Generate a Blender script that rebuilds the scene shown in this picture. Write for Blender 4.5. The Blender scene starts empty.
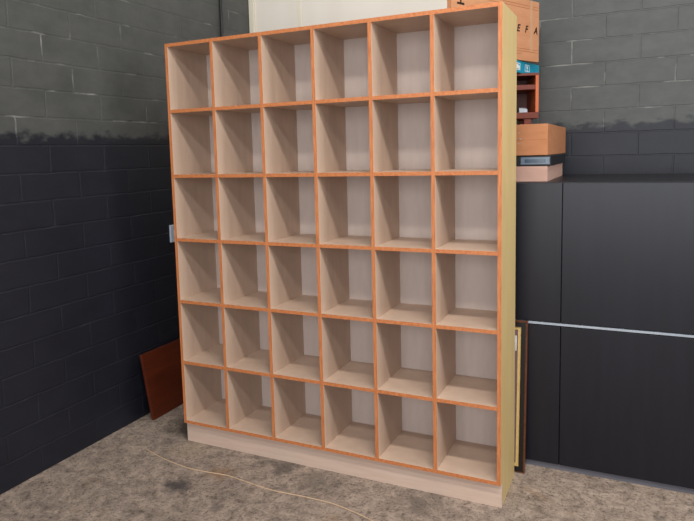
import bpy, bmesh, math, random
from mathutils import Matrix, Vector
random.seed(4)
S = bpy.context.scene
COL = S.collection

# ------------------------------------------------------------------ helpers
def lin(r, g, b):
    f = lambda c: (c / 12.92 if c <= .04045 else ((c + .055) / 1.055) ** 2.4)
    return (f(r / 255), f(g / 255), f(b / 255), 1)

def new_mat(name, rough=.6, metallic=0, spec=.5):
    m = bpy.data.materials.new(name); m.use_nodes = True
    nt = m.node_tree; b = nt.nodes['Principled BSDF']
    b.inputs['Roughness'].default_value = rough
    b.inputs['Metallic'].default_value = metallic
    b.inputs['Specular IOR Level'].default_value = spec
    return m, nt, b

def N(nt, typ, **kw):
    n = nt.nodes.new(typ)
    for k, v in kw.items():
        if k in n.inputs: n.inputs[k].default_value = v
        else: setattr(n, k, v)
    return n

def coords(nt, scale=(1, 1, 1), loc=(0, 0, 0), rot=(0, 0, 0)):
    tc = nt.nodes.new('ShaderNodeTexCoord')
    mp = nt.nodes.new('ShaderNodeMapping')
    mp.inputs['Scale'].default_value = scale
    mp.inputs['Location'].default_value = loc
    mp.inputs['Rotation'].default_value = rot
    nt.links.new(tc.outputs['Object'], mp.inputs['Vector'])
    return mp.outputs['Vector']

def ramp(nt, src, stops):
    r = nt.nodes.new('ShaderNodeValToRGB')
    e = r.color_ramp.elements
    while len(e) < len(stops): e.new(.5)
    for k, (p, c) in enumerate(stops):
        e[k].position = p; e[k].color = c
    nt.links.new(src, r.inputs['Fac'])
    return r.outputs['Color']

def mix(nt, fac, a, b, mode='MIX'):
    m = nt.nodes.new('ShaderNodeMix'); m.data_type = 'RGBA'; m.blend_type = mode
    for sock, v in ((m.inputs[0], fac), (m.inputs[6], a), (m.inputs[7], b)):
        if hasattr(v, 'is_linked'): nt.links.new(v, sock)
        else: sock.default_value = v
    return m.outputs[2]

def bump(nt, b, src, strength=.2, dist=.005):
    n = nt.nodes.new('ShaderNodeBump')
    n.inputs['Strength'].default_value = strength; n.inputs['Distance'].default_value = dist
    nt.links.new(src, n.inputs['Height']); nt.links.new(n.outputs['Normal'], b.inputs['Normal'])

def grain(name, c1, c2, scale=(40, 40, 3), rough=.55, bstr=.06, spec=.4):
    """fine streaky material: wood veneer, cardboard, painted board"""
    m, nt, b = new_mat(name, rough, spec=spec)
    n = N(nt, 'ShaderNodeTexNoise', Scale=1.0, Detail=6.0, Roughness=.6)
    nt.links.new(coords(nt, scale), n.inputs['Vector'])
    c = ramp(nt, n.outputs['Fac'], [(.3, c1), (.7, c2)])
    nt.links.new(c, b.inputs['Base Color'])
    if bstr: bump(nt, b, n.outputs['Fac'], bstr, .002)
    return m

def link(name, me, mats, parent=None):
    o = bpy.data.objects.new(name, me); COL.objects.link(o)
    for m in (mats if isinstance(mats, (list, tuple)) else [mats]): me.materials.append(m)
    if parent: o.parent = parent
    return o

def box(bm, lo, hi, mi=0, front=None, M=None):
    """axis aligned box; front=(axis, sign, index) gives one side its own material slot"""
    v = [bm.verts.new((x, y, z)) for x in (lo[0], hi[0]) for y in (lo[1], hi[1]) for z in (lo[2], hi[2])]
    out = []
    for q in ((0, 1, 3, 2), (4, 6, 7, 5), (0, 4, 5, 1), (2, 3, 7, 6), (0, 2, 6, 4), (1, 5, 7, 3)):
        f = bm.faces.new([v[k] for k in q]); f.material_index = mi; out.append(f)
    # order: -x +x -y +y -z +z
    names = {(0, -1): 0, (0, 1): 1, (1, -1): 2, (1, 1): 3, (2, -1): 4, (2, 1): 5}
    for fr in (front or []):
        out[names[fr[:2]]].material_index = fr[2]
    if M: bmesh.ops.transform(bm, matrix=M, verts=v)
    return v

def finish(name, bm, mats, parent=None, bevel=0, smooth=False):
    bmesh.ops.recalc_face_normals(bm, faces=bm.faces)
    if bevel:
        bmesh.ops.bevel(bm, geom=[e for e in bm.edges], offset=bevel, segments=1, affect='EDGES', profile=.5)
    me = bpy.data.meshes.new(name); bm.to_mesh(me); bm.free()
    if smooth:
        for p in me.polygons: p.use_smooth = True
    return link(name, me, mats, parent)

def boxobj(name, lo, hi, mats, parent=None, bevel=0, front=None):
    bm = bmesh.new(); box(bm, lo, hi, 0, front)
    return finish(name, bm, mats, parent, bevel)

def thing(name, label, cat, loc=(0, 0, 0), rot=(0, 0, 0), group=None):
    o = bpy.data.objects.new(name, None); COL.objects.link(o)
    o.empty_display_size = .1
    o.location = loc; o.rotation_euler = rot
    o['label'] = label; o['category'] = cat
    if group: o['group'] = group
    return o

def tag(o, label, cat):
    o['label'] = label; o['category'] = cat
    return o

def struct(o):
    o['kind'] = 'structure'; return o

def text_mesh(name, body, size, mat, parent, loc, rot, shear=0, depth=.0004, bold=.0):
    cu = bpy.data.curves.new(name, 'FONT'); cu.body = body; cu.size = size
    cu.extrude = depth; cu.shear = shear; cu.offset = bold
    cu.align_x = 'CENTER'; cu.align_y = 'CENTER'
    t = bpy.data.objects.new(name + '_curve', cu); COL.objects.link(t)
    bpy.context.view_layer.update()
    me = bpy.data.meshes.new_from_object(t.evaluated_get(bpy.context.evaluated_depsgraph_get()))
    bpy.data.objects.remove(t)
    me.name = name; me.materials.clear()
    o = link(name, me, mat, parent)
    o.location = loc; o.rotation_euler = rot
    return o

# ------------------------------------------------------------------ materials
veneer = grain('pale veneer', lin(190, 164, 145), lin(199, 174, 154), (14, 14, 60), .5, .03)
veneer_v = grain('pale veneer upright', lin(190, 164, 145), lin(199, 174, 154), (50, 30, 4), .5, .03)
backing = grain('backing board', lin(186, 171, 162), lin(194, 179, 170), (30, 30, 6), .42, .03)
edge = grain('orange edging', lin(166, 94, 52), lin(202, 128, 78), (70, 70, 70), .5, .05)
edge_v = grain('orange edging upright', lin(166, 94, 52), lin(202, 128, 78), (120, 120, 12), .5, .05)
pine = grain('yellow pine side', lin(194, 168, 116), lin(206, 181, 128), (60, 18, 2.2), .5, .04)
plinth_m = grain('plinth board', lin(192, 166, 150), lin(202, 178, 161), (5, 30, 50), .55, .03)
card = grain('brown cardboard', lin(180, 126, 91), lin(192, 138, 102), (9, 9, 30), .8, .05, .2)
card_tan = grain('tan cardboard', lin(164, 110, 76), lin(176, 121, 86), (9, 9, 30), .8, .05, .2)
card_pink = grain('faded pink cardboard', lin(168, 134, 122), lin(180, 147, 134), (9, 9, 30), .8, .05, .2)
crease_m = grain('cardboard crease', lin(140, 84, 48), lin(158, 98, 58), (20, 20, 20), .85, 0, .2)
ink = grain('black print', lin(40, 26, 20), lin(52, 34, 24), (90, 90, 90), .7, 0, .2)
teal = grain('teal printed card', lin(10, 130, 160), lin(20, 145, 174), (10, 10, 20), .5, .02)
white_ink = grain('white print', lin(205, 214, 216), lin(222, 228, 228), (60, 60, 60), .6, 0)
mahog = grain('red brown timber', lin(92, 36, 20), lin(114, 48, 28), (12, 12, 60), .4, .03)
mahog_lit = grain('red brown timber lit tone', lin(176, 86, 44), lin(194, 102, 56), (30, 30, 5), .45, .03)  # bookcase timber again, with the light on its sides painted into the colour
rustboard = grain('red brown board', lin(66, 24, 10), lin(92, 35, 14), (24, 3, 30), .38, .05)
blk = grain('black lacquer', lin(14, 14, 22), lin(20, 20, 29), (30, 30, 2), .35, .03)
blk2 = grain('black plastic', lin(20, 20, 24), lin(28, 28, 32), (30, 30, 30), .45, .02)
slate = grain('slate blue plastic', lin(84, 98, 114), lin(102, 116, 130), (14, 14, 60), .3, .02)
steel = grain('pale metal strip', lin(142, 150, 162), lin(158, 164, 174), (4, 40, 40), .35, 0)
kick_m = grain('grey kick strip', lin(84, 84, 92), lin(98, 98, 106), (4, 40, 40), .5, 0)
grey_paper = grain('pale grey paper', lin(170, 176, 186), lin(190, 196, 204), (30, 30, 30), .7, 0)
darkframe = grain('dark brown moulding', lin(12, 8, 8), lin(22, 13, 10), (50, 50, 50), .4, .05)
bead_m = grain('worn bronze beading', lin(70, 36, 22), lin(112, 66, 38), (80, 80, 80), .4, .05)
gold = grain('gold leaf moulding', lin(214, 176, 104), lin(230, 196, 126), (50, 50, 50), .4, .04)
mauve = grain('mauve mount', lin(120, 92, 98), lin(132, 104, 108), (20, 20, 20), .6, 0)
paper = grain('white paper', lin(212, 212, 216), lin(226, 226, 228), (20, 20, 20), .7, 0)
plate_m = grain('white plastic plate', lin(176, 186, 198), lin(188, 196, 208), (20, 20, 20), .5, 0)
cord_m = grain('tan cord', lin(180, 150, 122), lin(198, 170, 142), (60, 60, 60), .8, 0)
trim_m = grain('cream painted trim', lin(206, 198, 180), lin(216, 208, 192), (10, 10, 3), .55, .03)
conduit_m = grain('black conduit', lin(26, 27, 28), lin(34, 35, 36), (20, 20, 20), .5, 0)

# clear packing tape
tape, nt, b = new_mat('packing tape', .2)
b.inputs['Base Color'].default_value = lin(214, 176, 140); b.inputs['Alpha'].default_value = .55

# white back wall: painted sheet with a faint joint
white_wall, nt, b = new_mat('white painted wall', .6)
n = N(nt, 'ShaderNodeTexNoise', Scale=1.0, Detail=5.0); nt.links.new(coords(nt, (3, 3, .7)), n.inputs['Vector'])
n2 = N(nt, 'ShaderNodeTexNoise', Scale=40.0, Detail=4.0); nt.links.new(coords(nt), n2.inputs['Vector'])
c = ramp(nt, n.outputs['Fac'], [(.3, lin(210, 201, 190)), (.7, lin(218, 211, 200))])
nt.links.new(c, b.inputs['Base Color']); bump(nt, b, n2.outputs['Fac'], .05, .003)

# dark painted block walls
def block_wall(name, swap):
    m, nt, b = new_mat(name, .5, spec=.4)
    tc = nt.nodes.new('ShaderNodeTexCoord'); sp = nt.nodes.new('ShaderNodeSeparateXYZ'); cb = nt.nodes.new('ShaderNodeCombineXYZ')
    nt.links.new(tc.outputs['Object'], sp.inputs[0])
    nt.links.new(sp.outputs['Y' if swap else 'X'], cb.inputs[0]); nt.links.new(sp.outputs['Z'], cb.inputs[1])
    dn = N(nt, 'ShaderNodeTexNoise', Scale=9.0, Detail=3.0); nt.links.new(tc.outputs['Object'], dn.inputs['Vector'])
    dv = N(nt, 'ShaderNodeVectorMath', operation='SCALE'); dv.inputs['Scale'].default_value = .012
    nt.links.new(dn.outputs['Color'], dv.inputs[0])
    ad = N(nt, 'ShaderNodeVectorMath', operation='ADD'); nt.links.new(cb.outputs[0], ad.inputs[0]); nt.links.new(dv.outputs[0], ad.inputs[1])
    br = N(nt, 'ShaderNodeTexBrick', offset=.5); nt.links.new(ad.outputs[0], br.inputs['Vector'])
    br.inputs['Scale'].default_value = 1; br.inputs['Brick Width'].default_value = .39; br.inputs['Row Height'].default_value = .146
    br.inputs['Mortar Size'].default_value = .006; br.inputs['Mortar Smooth'].default_value = .4
    br.inputs['Color1'].default_value = (1, 1, 1, 1); br.inputs['Color2'].default_value = (.86, .86, .86, 1); br.inputs['Mortar'].default_value = (0, 0, 0, 1)
    n = N(nt, 'ShaderNodeTexNoise', Scale=1.0, Detail=7.0, Roughness=.65); nt.links.new(coords(nt, (5, 5, 9)), n.inputs['Vector'])
    c = ramp(nt, n.outputs['Fac'], [(.3, lin(61, 63, 62)), (.7, lin(77, 78, 76))])
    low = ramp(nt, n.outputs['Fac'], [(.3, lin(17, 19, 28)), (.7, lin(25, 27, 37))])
    # shade painted into the wall colour: navy-black below head height, ragged edge
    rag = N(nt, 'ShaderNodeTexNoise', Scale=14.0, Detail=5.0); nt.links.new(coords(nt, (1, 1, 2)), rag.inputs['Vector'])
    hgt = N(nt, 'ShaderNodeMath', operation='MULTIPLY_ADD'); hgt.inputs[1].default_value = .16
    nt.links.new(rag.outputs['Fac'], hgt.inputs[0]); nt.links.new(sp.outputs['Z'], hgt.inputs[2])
    shade_step = N(nt, 'ShaderNodeMapRange'); shade_step.inputs['From Min'].default_value = 1.86; shade_step.inputs['From Max'].default_value = 1.90
    nt.links.new(hgt.outputs[0], shade_step.inputs['Value'])
    c = mix(nt, shade_step.outputs['Result'], low, c)
    n2 = N(nt, 'ShaderNodeTexNoise', Scale=6.0, Detail=5.0); nt.links.new(coords(nt), n2.inputs['Vector'])
    wear = ramp(nt, n2.outputs['Fac'], [(.54, (0, 0, 0, 1)), (.72, (1, 1, 1, 1))])
    mor = mix(nt, wear, c, mix(nt, shade_step.outputs['Result'], lin(34, 36, 44), lin(122, 122, 118)))      # scuffed paint on the joints
    c = mix(nt, br.outputs['Fac'], c, mor)
    nt.links.new(c, b.inputs['Base Color'])
    bump(nt, b, br.outputs['Color'], .5, .006)
    return m
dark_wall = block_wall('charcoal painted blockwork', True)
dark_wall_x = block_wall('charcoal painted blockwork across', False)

# stained concrete
conc, nt, b = new_mat('stained concrete', .75, spec=.3)
v = coords(nt)
big = N(nt, 'ShaderNodeTexNoise', Scale=2.2, Detail=5.0, Roughness=.6, Distortion=.6); nt.links.new(v, big.inputs['Vector'])
med = N(nt, 'ShaderNodeTexNoise', Scale=14.0, Detail=12.0, Roughness=.82, Distortion=.5); nt.links.new(v, med.inputs['Vector'])
fine = N(nt, 'ShaderNodeTexNoise', Scale=60.0, Detail=6.0, Roughness=.75); nt.links.new(v, fine.inputs['Vector'])
stn = N(nt, 'ShaderNodeTexNoise', Scale=3.4, Detail=4.0, Roughness=.6, Distortion=.4); nt.links.new(coords(nt, (1, 1, 1), (3.1, 1.7, 0)), stn.inputs['Vector'])
c = ramp(nt, big.outputs['Fac'], [(.3, lin(100, 86, 78)), (.5, lin(130, 114, 103)), (.72, lin(152, 134, 121))])
d = ramp(nt, med.outputs['Fac'], [(.35, lin(50, 44, 42)), (.44, lin(122, 109, 99)), (.63, lin(192, 173, 157))])
c = mix(nt, .6, c, d)
f = ramp(nt, fine.outputs['Fac'], [(.38, (.35, .33, .32, 1)), (.47, (1, 1, 1, 1))])
c = mix(nt, .7, c, f, 'MULTIPLY')
s = ramp(nt, stn.outputs['Fac'], [(.6, (0, 0, 0, 1)), (.76, (.35, .35, .35, 1))])
c = mix(nt, s, c, lin(140, 104, 66))
s2 = ramp(nt, stn.outputs['Fac'], [(.24, (.75, .75, .75, 1)), (.36, (0, 0, 0, 1))])
c = mix(nt, s2, c, lin(62, 58, 58))
geo = nt.nodes.new('ShaderNodeTexCoord')
for (x, y, r, colr, amt) in ((.27, -.42, .09, (52, 50, 54), .85), (.40, -.22, .10, (130, 98, 68), .55), (.68, -.03, .12, (70, 64, 60), .7),
                             (-.10, .17, .20, (66, 58, 52), .8), (1.45, -.07, .16, (84, 76, 70), .6), (.08, -.06, .14, (160, 142, 120), .5), (.92, -.10, .14, (84, 78, 72), .55)):
    wob = N(nt, 'ShaderNodeTexNoise', Scale=11.0, Detail=7.0, Roughness=.7); nt.links.new(v, wob.inputs['Vector'])
    dist = N(nt, 'ShaderNodeVectorMath', operation='DISTANCE'); nt.links.new(geo.outputs['Object'], dist.inputs[0]); dist.inputs[1].default_value = (x, y, 0)
    mm = N(nt, 'ShaderNodeMath', operation='MULTIPLY_ADD'); nt.links.new(wob.outputs['Fac'], mm.inputs[0]); mm.inputs[1].default_value = r * 2.6; nt.links.new(dist.outputs['Value'], mm.inputs[2])
    mr = N(nt, 'ShaderNodeMapRange'); nt.links.new(mm.outputs[0], mr.inputs['Value'])
    mr.inputs['From Min'].default_value = r * 1.5; mr.inputs['From Max'].default_value = r * 2.3; mr.inputs['To Min'].default_value = amt; mr.inputs['To Max'].default_value = 0
    c = mix(nt, mr.outputs['Result'], c, lin(*colr))
c = mix(nt, .45, c, f, 'MULTIPLY')
nt.links.new(c, b.inputs['Base Color'])
bump(nt, b, med.outputs['Fac'], .4, .008)

# ------------------------------------------------------------------ setting
struct(boxobj('floor', (-.56, -3.2, -.06), (3.4, 1.7, 0), conc))
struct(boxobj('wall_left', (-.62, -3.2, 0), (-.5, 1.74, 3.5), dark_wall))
struct(boxobj('wall_back', (-.5, 1.66, 0), (1.42, 1.74, 3.5), white_wall))
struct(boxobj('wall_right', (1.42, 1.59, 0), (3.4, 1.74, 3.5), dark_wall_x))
struct(boxobj('trim_1', (-.498, 1.642, 0), (-.449, 1.66, 3.5), trim_m, bevel=.003))
struct(boxobj('trim_2', (-.06, 1.6565, 0), (-.03, 1.66, 3.5), trim_m, bevel=.001))

# conduit on the left wall
bm = bmesh.new()
bmesh.ops.create_cone(bm, cap_ends=True, segments=16, radius1=.011, radius2=.011, depth=3.3, matrix=Matrix.Translation((-.488, 1.245, 1.66)))
cd = thing('wall_conduit', 'thin black conduit running up the charcoal block wall', 'pipe', (0, 0, 0))
finish('pipe', bm, conduit_m, cd, smooth=True)
for z in (.5, 1.5, 2.9):
    boxobj('clip', (-.4995, 1.228, z), (-.474, 1.262, z + .02), conduit_m, cd, bevel=.002)

# small pale plate on the left wall
pl = thing('wall_plate', 'small white plate on the dark wall left of the shelf', 'wall plate', (-.5, .585, 1.09))
boxobj('cover', (0, -.045, 0), (.014, .045, .118), plate_m, pl, bevel=.003)
boxobj('rocker', (.012, -.014, .04), (.019, .014, .08), plate_m, pl, bevel=.002)

# red-brown board leaning on the left wall
bm = bmesh.new()
box(bm, (0, -.18, 0), (.018, .36, .425))
lb = finish('timber_board', bm, rustboard, None, bevel=.001)
lb.location = (-.408, .345, .0); lb.rotation_euler = (0, math.radians(-9.6), 0)
lb.location.z = .0005
tag(lb, 'red-brown timber board leaning on the dark wall at lower left', 'board')

# ------------------------------------------------------------------ the pigeonhole shelf
P, H, Z0, D, T = .3, .3577, .1275, .358, .018
h = T / 2
sh = thing('pigeonhole_shelf', 'tall pale wooden pigeonhole shelf of thirty-six empty cubes with orange front edges', 'shelf', (.9, .17, 0))
def sp(name, lo, hi, mats, front=None, bevel=0):
    o = boxobj(name, lo, hi, mats, sh, bevel, front)
    o.matrix_parent_inverse = Matrix.Translation((-.9, -.17, 0))
    return o
ztop = Z0 + 6 * H + h
F = [(1, -1, 1)]
for i in (0, 6):
    sgn = -1 if i == 0 else 1
    o = sp('side_panel', (i * P - h, 0, Z0 - h), (i * P + h, D, ztop), [veneer_v, edge_v, pine], F + [(0, sgn, 2)])
for i in range(1, 6):
    sp('divider', (i * P - h, 0, Z0 + h), (i * P + h, D - .003, ztop - T), [veneer_v, edge_v], F)
sp('top_panel', (h, 0, ztop - T), (6 * P - h, D, ztop), [veneer, edge], F)
sp('bottom_panel', (h, 0, Z0 - h), (6 * P - h, D, Z0 + h), [veneer, edge], F)
for j in range(1, 6):
    for i in range(6):
        jit = random.uniform(-.0006, .0006)
        sp('shelf_board', (i * P + h, .0005, Z0 + j * H - h + jit), ((i + 1) * P - h, D - .003, Z0 + j * H + h + jit), [veneer, edge], F)
bk = sp('back_panel', (h, D - .003, Z0 + h), (6 * P - h, D, ztop - T), backing)
# recessed plinth: front board and two returns
bm = bmesh.new()
box(bm, (-h, .024, 0), (6 * P + h, .042, Z0 - h))
box(bm, (-h, .042, 0), (h, D, Z0 - h), 1)
box(bm, (6 * P - h, .042, 0), (6 * P + h, D, Z0 - h), 1)
o = finish('plinth', bm, [plinth_m, pine], sh)
o.matrix_parent_inverse = Matrix.Translation((-.9, -.17, 0))

# ------------------------------------------------------------------ black cabinet behind, right
cx0, cx1, cy0, cy1, cz = 1.38, 2.64, .49, 1.44, 1.49
cab = thing('storage_cabinet', 'wide black cabinet with a pale strip across its front, behind the shelf', 'cabinet', ((cx0 + cx1) / 2, .9, 0))
inv = Matrix.Translation((-(cx0 + cx1) / 2, -.9, 0))
def cp(name, lo, hi, m, bevel=0):
    o = boxobj(name, lo, hi, m, cab, bevel); o.matrix_parent_inverse = inv; return o
cp('body', (cx0, cy0 + .02, .03), (cx1, cy1, cz), blk)
cp('kick_strip', (cx0 + .005, cy0 + .012, 0), (cx1 - .005, cy1 - .02, .03), kick_m)
mid = (cx0 + cx1) / 2
for a, bb in ((cx0, mid - .0015), (mid + .0015, cx1)):
    cp('door', (a, cy0, .032), (bb, cy0 + .02, .763), blk, .0015)
    cp('door', (a, cy0, .784), (bb, cy0 + .02, cz - .002), blk, .0015)
cp('pale_strip', (cx0, cy0 - .001, .767), (cx1, cy0 + .02, .778), steel, .001)

# ------------------------------------------------------------------ framed picture between shelf and cabinet
fr = thing('picture_frame', 'framed picture in dark brown and gold moulding leaning on the black cabinet', 'picture', (1.608, .392, 0), (math.radians(-4.6), 0, 0))
W, HH = .246, .786           # half width, height
def ring(name, o0, o1, ya, yb, m):
    bm = bmesh.new()
    box(bm, (-W + o0, ya, o0), (-W + o1, yb, HH - o0)); box(bm, (W - o1, ya, o0), (W - o0, yb, HH - o0))
    box(bm, (-W + o1, ya, o0), (W - o1, yb, o1)); box(bm, (-W + o1, ya, HH - o1), (W - o1, yb, HH - o0))
    return finish(name, bm, m, fr)
ring('outer_moulding', .008, .030, -.004, .024, darkframe)
ring('gold_slip', .030, .046, .004, .02, gold)
boxobj('mount', (-W + .046, .008, .046), (W - .046, .014, HH - .046), mauve, fr)
# beaded rim: a fine row of beads all round
bm = bmesh.new()
box(bm, (-W, 0, 0), (-W + .008, .026, HH)); box(bm, (W - .008, 0, 0), (W, .026, HH))
box(bm, (-W + .008, 0, 0), (W - .008, .026, .008)); box(bm, (-W + .008, 0, HH - .008), (W - .008, .026, HH))
def bead(x, z):
    bmesh.ops.create_icosphere(bm, subdivisions=1, radius=.0042, matrix=Matrix.Translation((x, -.0005, z)))
k = .004
while k < HH:
    bead(-W + .004, k); bead(W - .004, k); k += .011
k = -W + .012
while k < W - .006:
    bead(k, .004); bead(k, HH - .004); k += .011
finish('beaded_rim', bm, bead_m, fr)
boxobj('price_label', (W - .09, .0068, .63), (W - .052, .0081, .708), paper, fr)['label'] = 'white paper label'

# ------------------------------------------------------------------ things stacked on the cabinet
# faded pink carton
c1 = thing('cardboard_box', 'faded pink cardboard box lying flat on the black cabinet', 'box', (1.66, .9, cz))
boxobj('carton_body', (-.29, -.35, .0005), (.27, .36, .079), card_pink, c1, bevel=.002)
boxobj('tape_strip', (-.14, -.3515, .0007), (-.09, .36, .0797), tape, c1)

# grey blue player between the cartons
c2 = thing('media_player', 'slim slate blue player in a black case between two cardboard boxes', 'player', (1.66, .9, cz + .0797))
boxobj('case', (-.30, -.34, .0005), (.285, .34, .0545), blk2, c2, bevel=.003)
boxobj('front_panel', (.138, -.3425, .009), (.279, -.338, .046), slate, c2, bevel=.001)
boxobj('display', (.158, -.3445, .018), (.26, -.342, .036), grain('smoked display', lin(58, 72, 88), lin(70, 84, 98), (20, 20, 20), .2, 0), c2)

# tan carton
c3 = thing('cardboard_box', 'tan cardboard box above the slate blue player', 'box', (1.62, .925, cz + .0797 + .0545))
boxobj('carton_body', (-.34, -.375, .0005), (.31, .50, .158), card_tan, c3, bevel=.002)
bm = bmesh.new()
box(bm, (-.335, -.3756, .078), (.305, -.374, .0795))
finish('flap_seam', bm, crease_m, c3)
for (x, z) in ((.166, .115), (.172, .087), (.176, .082), (.164, .06)):
    boxobj('staple', (x, -.3762, z), (x + .008, -.374, z + .003), steel, c3)
ztan = cz + .0797 + .0545 + .158

# the turned stack: local x runs along its front, local -y is its front
ang = math.atan2(.914, .407)
def turned(name, label, cat, z):
    return thing(name, label, cat, (1.449, .45, z), (0, 0, ang))
# small red-brown open unit, turned a little
UR = math.radians(18)
un = thing('bookcase', 'small red-brown open bookcase stacked among the cartons behind the shelf', 'bookcase', (1.808, 1.118, ztan), (0, 0, UR))
uz = 1.836 - ztan
ux0, ux1, ud = -.62, 0, .3
boxobj('bottom_board', (ux0, 0, uz), (ux1, ud, uz + .035), mahog, un, .001)
boxobj('shelf_board', (ux0 + .018, .004, uz + .167), (ux1 - .018, ud - .008, uz + .195), mahog, un, .001)
boxobj('top_board', (ux0, 0, uz + .247), (ux1, ud, uz + .262), mahog, un, .001)
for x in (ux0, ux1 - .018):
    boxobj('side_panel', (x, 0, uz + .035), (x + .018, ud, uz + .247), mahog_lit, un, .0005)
boxobj('back_panel', (ux0 + .018, ud - .008, uz + .035), (ux1 - .018, ud, uz + .247), mahog, un)
for x in (ux0 + .02, ux1 - .08):
    for y in (.012, ud - .10):
        boxobj('foot', (x, y, .0003), (x + .04, y + .033, uz), mahog, un, .002)
# grey folded paper on its lower shelf
bm = bmesh.new()
v = [(-.105, .03), (-.06, .02), (-.055, .1), (-.10, .11)]
top = [bm.verts.new((x, y, .036 + q)) for (x, y), q in zip(v, (.026, .017, .03, .034))]
bot = [bm.verts.new((x, y, .0355)) for x, y in v]
bm.faces.new(top); bm.faces.new(bot[::-1])
for k in range(4): bm.faces.new((bot[k], bot[(k + 1) % 4], top[(k + 1) % 4], top[k]))
pp = finish('paper_bundle', bm, grey_paper)
pp.location = (1.808, 1.118, ztan + uz); pp.rotation_euler = (0, 0, UR)
tag(pp, 'small pale grey paper bundle on the red-brown bookcase', 'paper')

# teal flat carton with white handling marks
tz = ztan + uz + .262
te = thing('flat_carton', 'flat teal carton with white printed marks under the tall brown carton', 'carton', (1.70, 1.016, tz), (0, 0, math.radians(78)))
boxobj('carton_body', (-.58, 0, .0005), (.36, .24, .0695), teal, te, bevel=.0015)
def mark(x, kind):
    bm = bmesh.new(); y0, y1 = -.0008, .0006
    z0, z1, w = .015, .055, .07
    t = .004
    box(bm, (x, y0, z0), (x + t, y1, z1)); box(bm, (x + w - t, y0, z0), (x + w, y1, z1))
    box(bm, (x + t, y0, z0), (x + w - t, y1, z0 + t)); box(bm, (x + t, y0, z1 - t), (x + w - t, y1, z1))
    if kind == 0:      # goblet
        cxm = x + w / 2
        for q in range(6):
            ww = .014 - .0016 * q
            box(bm, (cxm - ww, y0, .044 - q * .0025), (cxm + ww, y1, .0465 - q * .0025))
        box(bm, (cxm - .002, y0, .022), (cxm + .002, y1, .032)); box(bm, (cxm - .009, y0, .0205), (cxm + .009, y1, .023))
    else:              # solid block with a corner cut
        vs = [(x + .008, .022), (x + w - .008, .022), (x + w - .008, .038), (x + .03, .048), (x + .008, .048)]
        f = [bm.verts.new((a, y0, c)) for a, c in vs]; g = [bm.verts.new((a, y1, c)) for a, c in vs]
        bm.faces.new(f); bm.faces.new(g[::-1])
        for q in range(5): bm.faces.new((f[q], f[(q + 1) % 5], g[(q + 1) % 5], g[q]))
    finish('printed_mark', bm, white_ink, te)
mark(.125, 0); mark(-.02, 1); mark(-.17, 0); mark(-.32, 0)

# large brown carton standing on the teal one
bz = tz + .070
bc = turned('brown_carton', 'tall flat brown cardboard carton with black letters E F A topmost behind the shelf', 'carton', bz)
BH = 2.515 - bz
boxobj('carton_body', (.035, 0, .0003), (.845, .032, BH), card, bc, bevel=.002)
bm = bmesh.new()
for z in (.052, .066, BH - .035, BH - .05):
    box(bm, (.038, -.0006, z), (.842, .002, z + .0022))
box(bm, (.20, -.0005, .036), (.66, .002, .038))
finish('flap_seam', bm, crease_m, bc)
bm = bmesh.new()
box(bm, (.75, -.0007, .06), (.772, .002, BH))
finish('tape_strip', bm, tape, bc)
R90 = (math.radians(90), 0, 0)
for ch, x in (('E', .628), ('F', .708), ('A', .806)):
    text_mesh('printed_letter', ch, .056, ink, bc, (x, -.0006, 2.346 - bz), R90, .25, bold=.0016)
text_mesh('printed_letter', 'T', .10, ink, bc, (.108, -.0006, 2.452 - bz), (math.radians(90), math.radians(180), 0), 0, bold=.001)

# ------------------------------------------------------------------ cord on the floor
pts = [(-.15, -.17), (-.008, -.216), (.047, -.228), (.203, -.255), (.343, -.248), (.444, -.233), (.555, -.247), (.738, -.274), (.863, -.261), (1.056, -.256), (1.148, -.273), (1.285, -.311), (1.45, -.37)]
cu = bpy.data.curves.new('cord', 'CURVE'); cu.dimensions = '3D'; cu.bevel_depth = .0028; cu.bevel_resolution = 3; cu.resolution_u = 6
sl = cu.splines.new('NURBS'); sl.points.add(len(pts) - 1); sl.use_endpoint_u = True; sl.order_u = 3
for p, (x, y) in zip(sl.points, pts): p.co = (x, y, .0028, 1)
tmp = bpy.data.objects.new('tmp_cord', cu); COL.objects.link(tmp); bpy.context.view_layer.update()
me = bpy.data.meshes.new_from_object(tmp.evaluated_get(bpy.context.evaluated_depsgraph_get())); bpy.data.objects.remove(tmp)
me.materials.clear()
tag(link('floor_cord', me, cord_m), 'thin tan cord lying across the stained concrete floor', 'cord')

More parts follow.
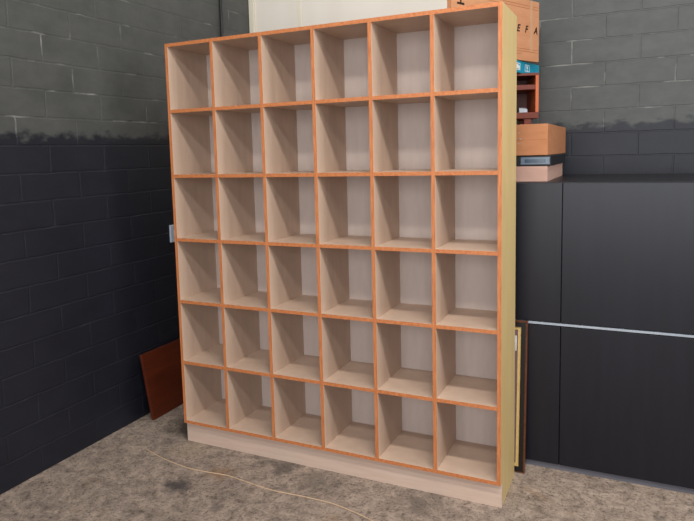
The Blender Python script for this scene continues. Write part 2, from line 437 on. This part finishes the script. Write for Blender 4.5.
# ------------------------------------------------------------------ light: two rows of ceiling tubes, added fill lamps, dim ambient
def rect_light(name, loc, sx, sy, power, col=(1, .97, .92), tilt=(0, 0, 0)):
    l = bpy.data.lights.new(name, 'AREA'); l.shape = 'RECTANGLE'; l.size = sx; l.size_y = sy; l.energy = power; l.color = col
    o = bpy.data.objects.new(name, l); COL.objects.link(o); o.location = loc; o.rotation_euler = tilt
    return o
rect_light('overhead_light', (3.0, -1.75, 4.1), 2.6, .2, 126)
rect_light('overhead_light', (2.1, -3.2, 4.1), 2.6, .3, 68, tilt=(math.radians(25), 0, 0))
rect_light('front_fill', (2.6, -6.5, 2.2), 4.2, 3.2, 235, (.95, .97, 1), (math.radians(90), 0, 0))  # unseen fill lamp added in front to lift the cell backs
rect_light('side_fill', (5.2, -.75, 2.7), 1.6, 1.6, 105, (1, .98, .95), (math.radians(90), 0, math.radians(96)))  # added lamp out of view, brightens the shelf's right side panel
rect_light('overhead_light', (.5, .75, 4.2), 2.4, .2, 22)  # unseen rear lamp added to brighten the white wall and upper left wall
w = bpy.data.worlds.new('World'); S.world = w; w.use_nodes = True
bg = w.node_tree.nodes['Background']; bg.inputs['Color'].default_value = (.86, .93, 1, 1); bg.inputs['Strength'].default_value = .17

# ------------------------------------------------------------------ camera
cam = bpy.data.cameras.new('Camera'); co = bpy.data.objects.new('Camera', cam); COL.objects.link(co)
R = Matrix.Rotation(.458517932, 4, 'Z') @ Matrix.Rotation(1.46081824, 4, 'X') @ Matrix.Rotation(-.0269972637, 4, 'Z')
co.matrix_world = Matrix.Translation((2.34337, -2.84163, 1.6640)) @ R
cam.sensor_fit = 'HORIZONTAL'; cam.sensor_width = 36; cam.lens = 36 * 638.0066 / 694
cam.shift_x = 22.494 / 694; cam.shift_y = -36.785 / 694
cam.clip_start = .05
S.camera = co
S.view_settings.view_transform = 'Standard'; S.view_settings.look = 'None'
S.view_settings.gamma = 1; S.view_settings.use_curve_mapping = False
S.view_settings.exposure = 0
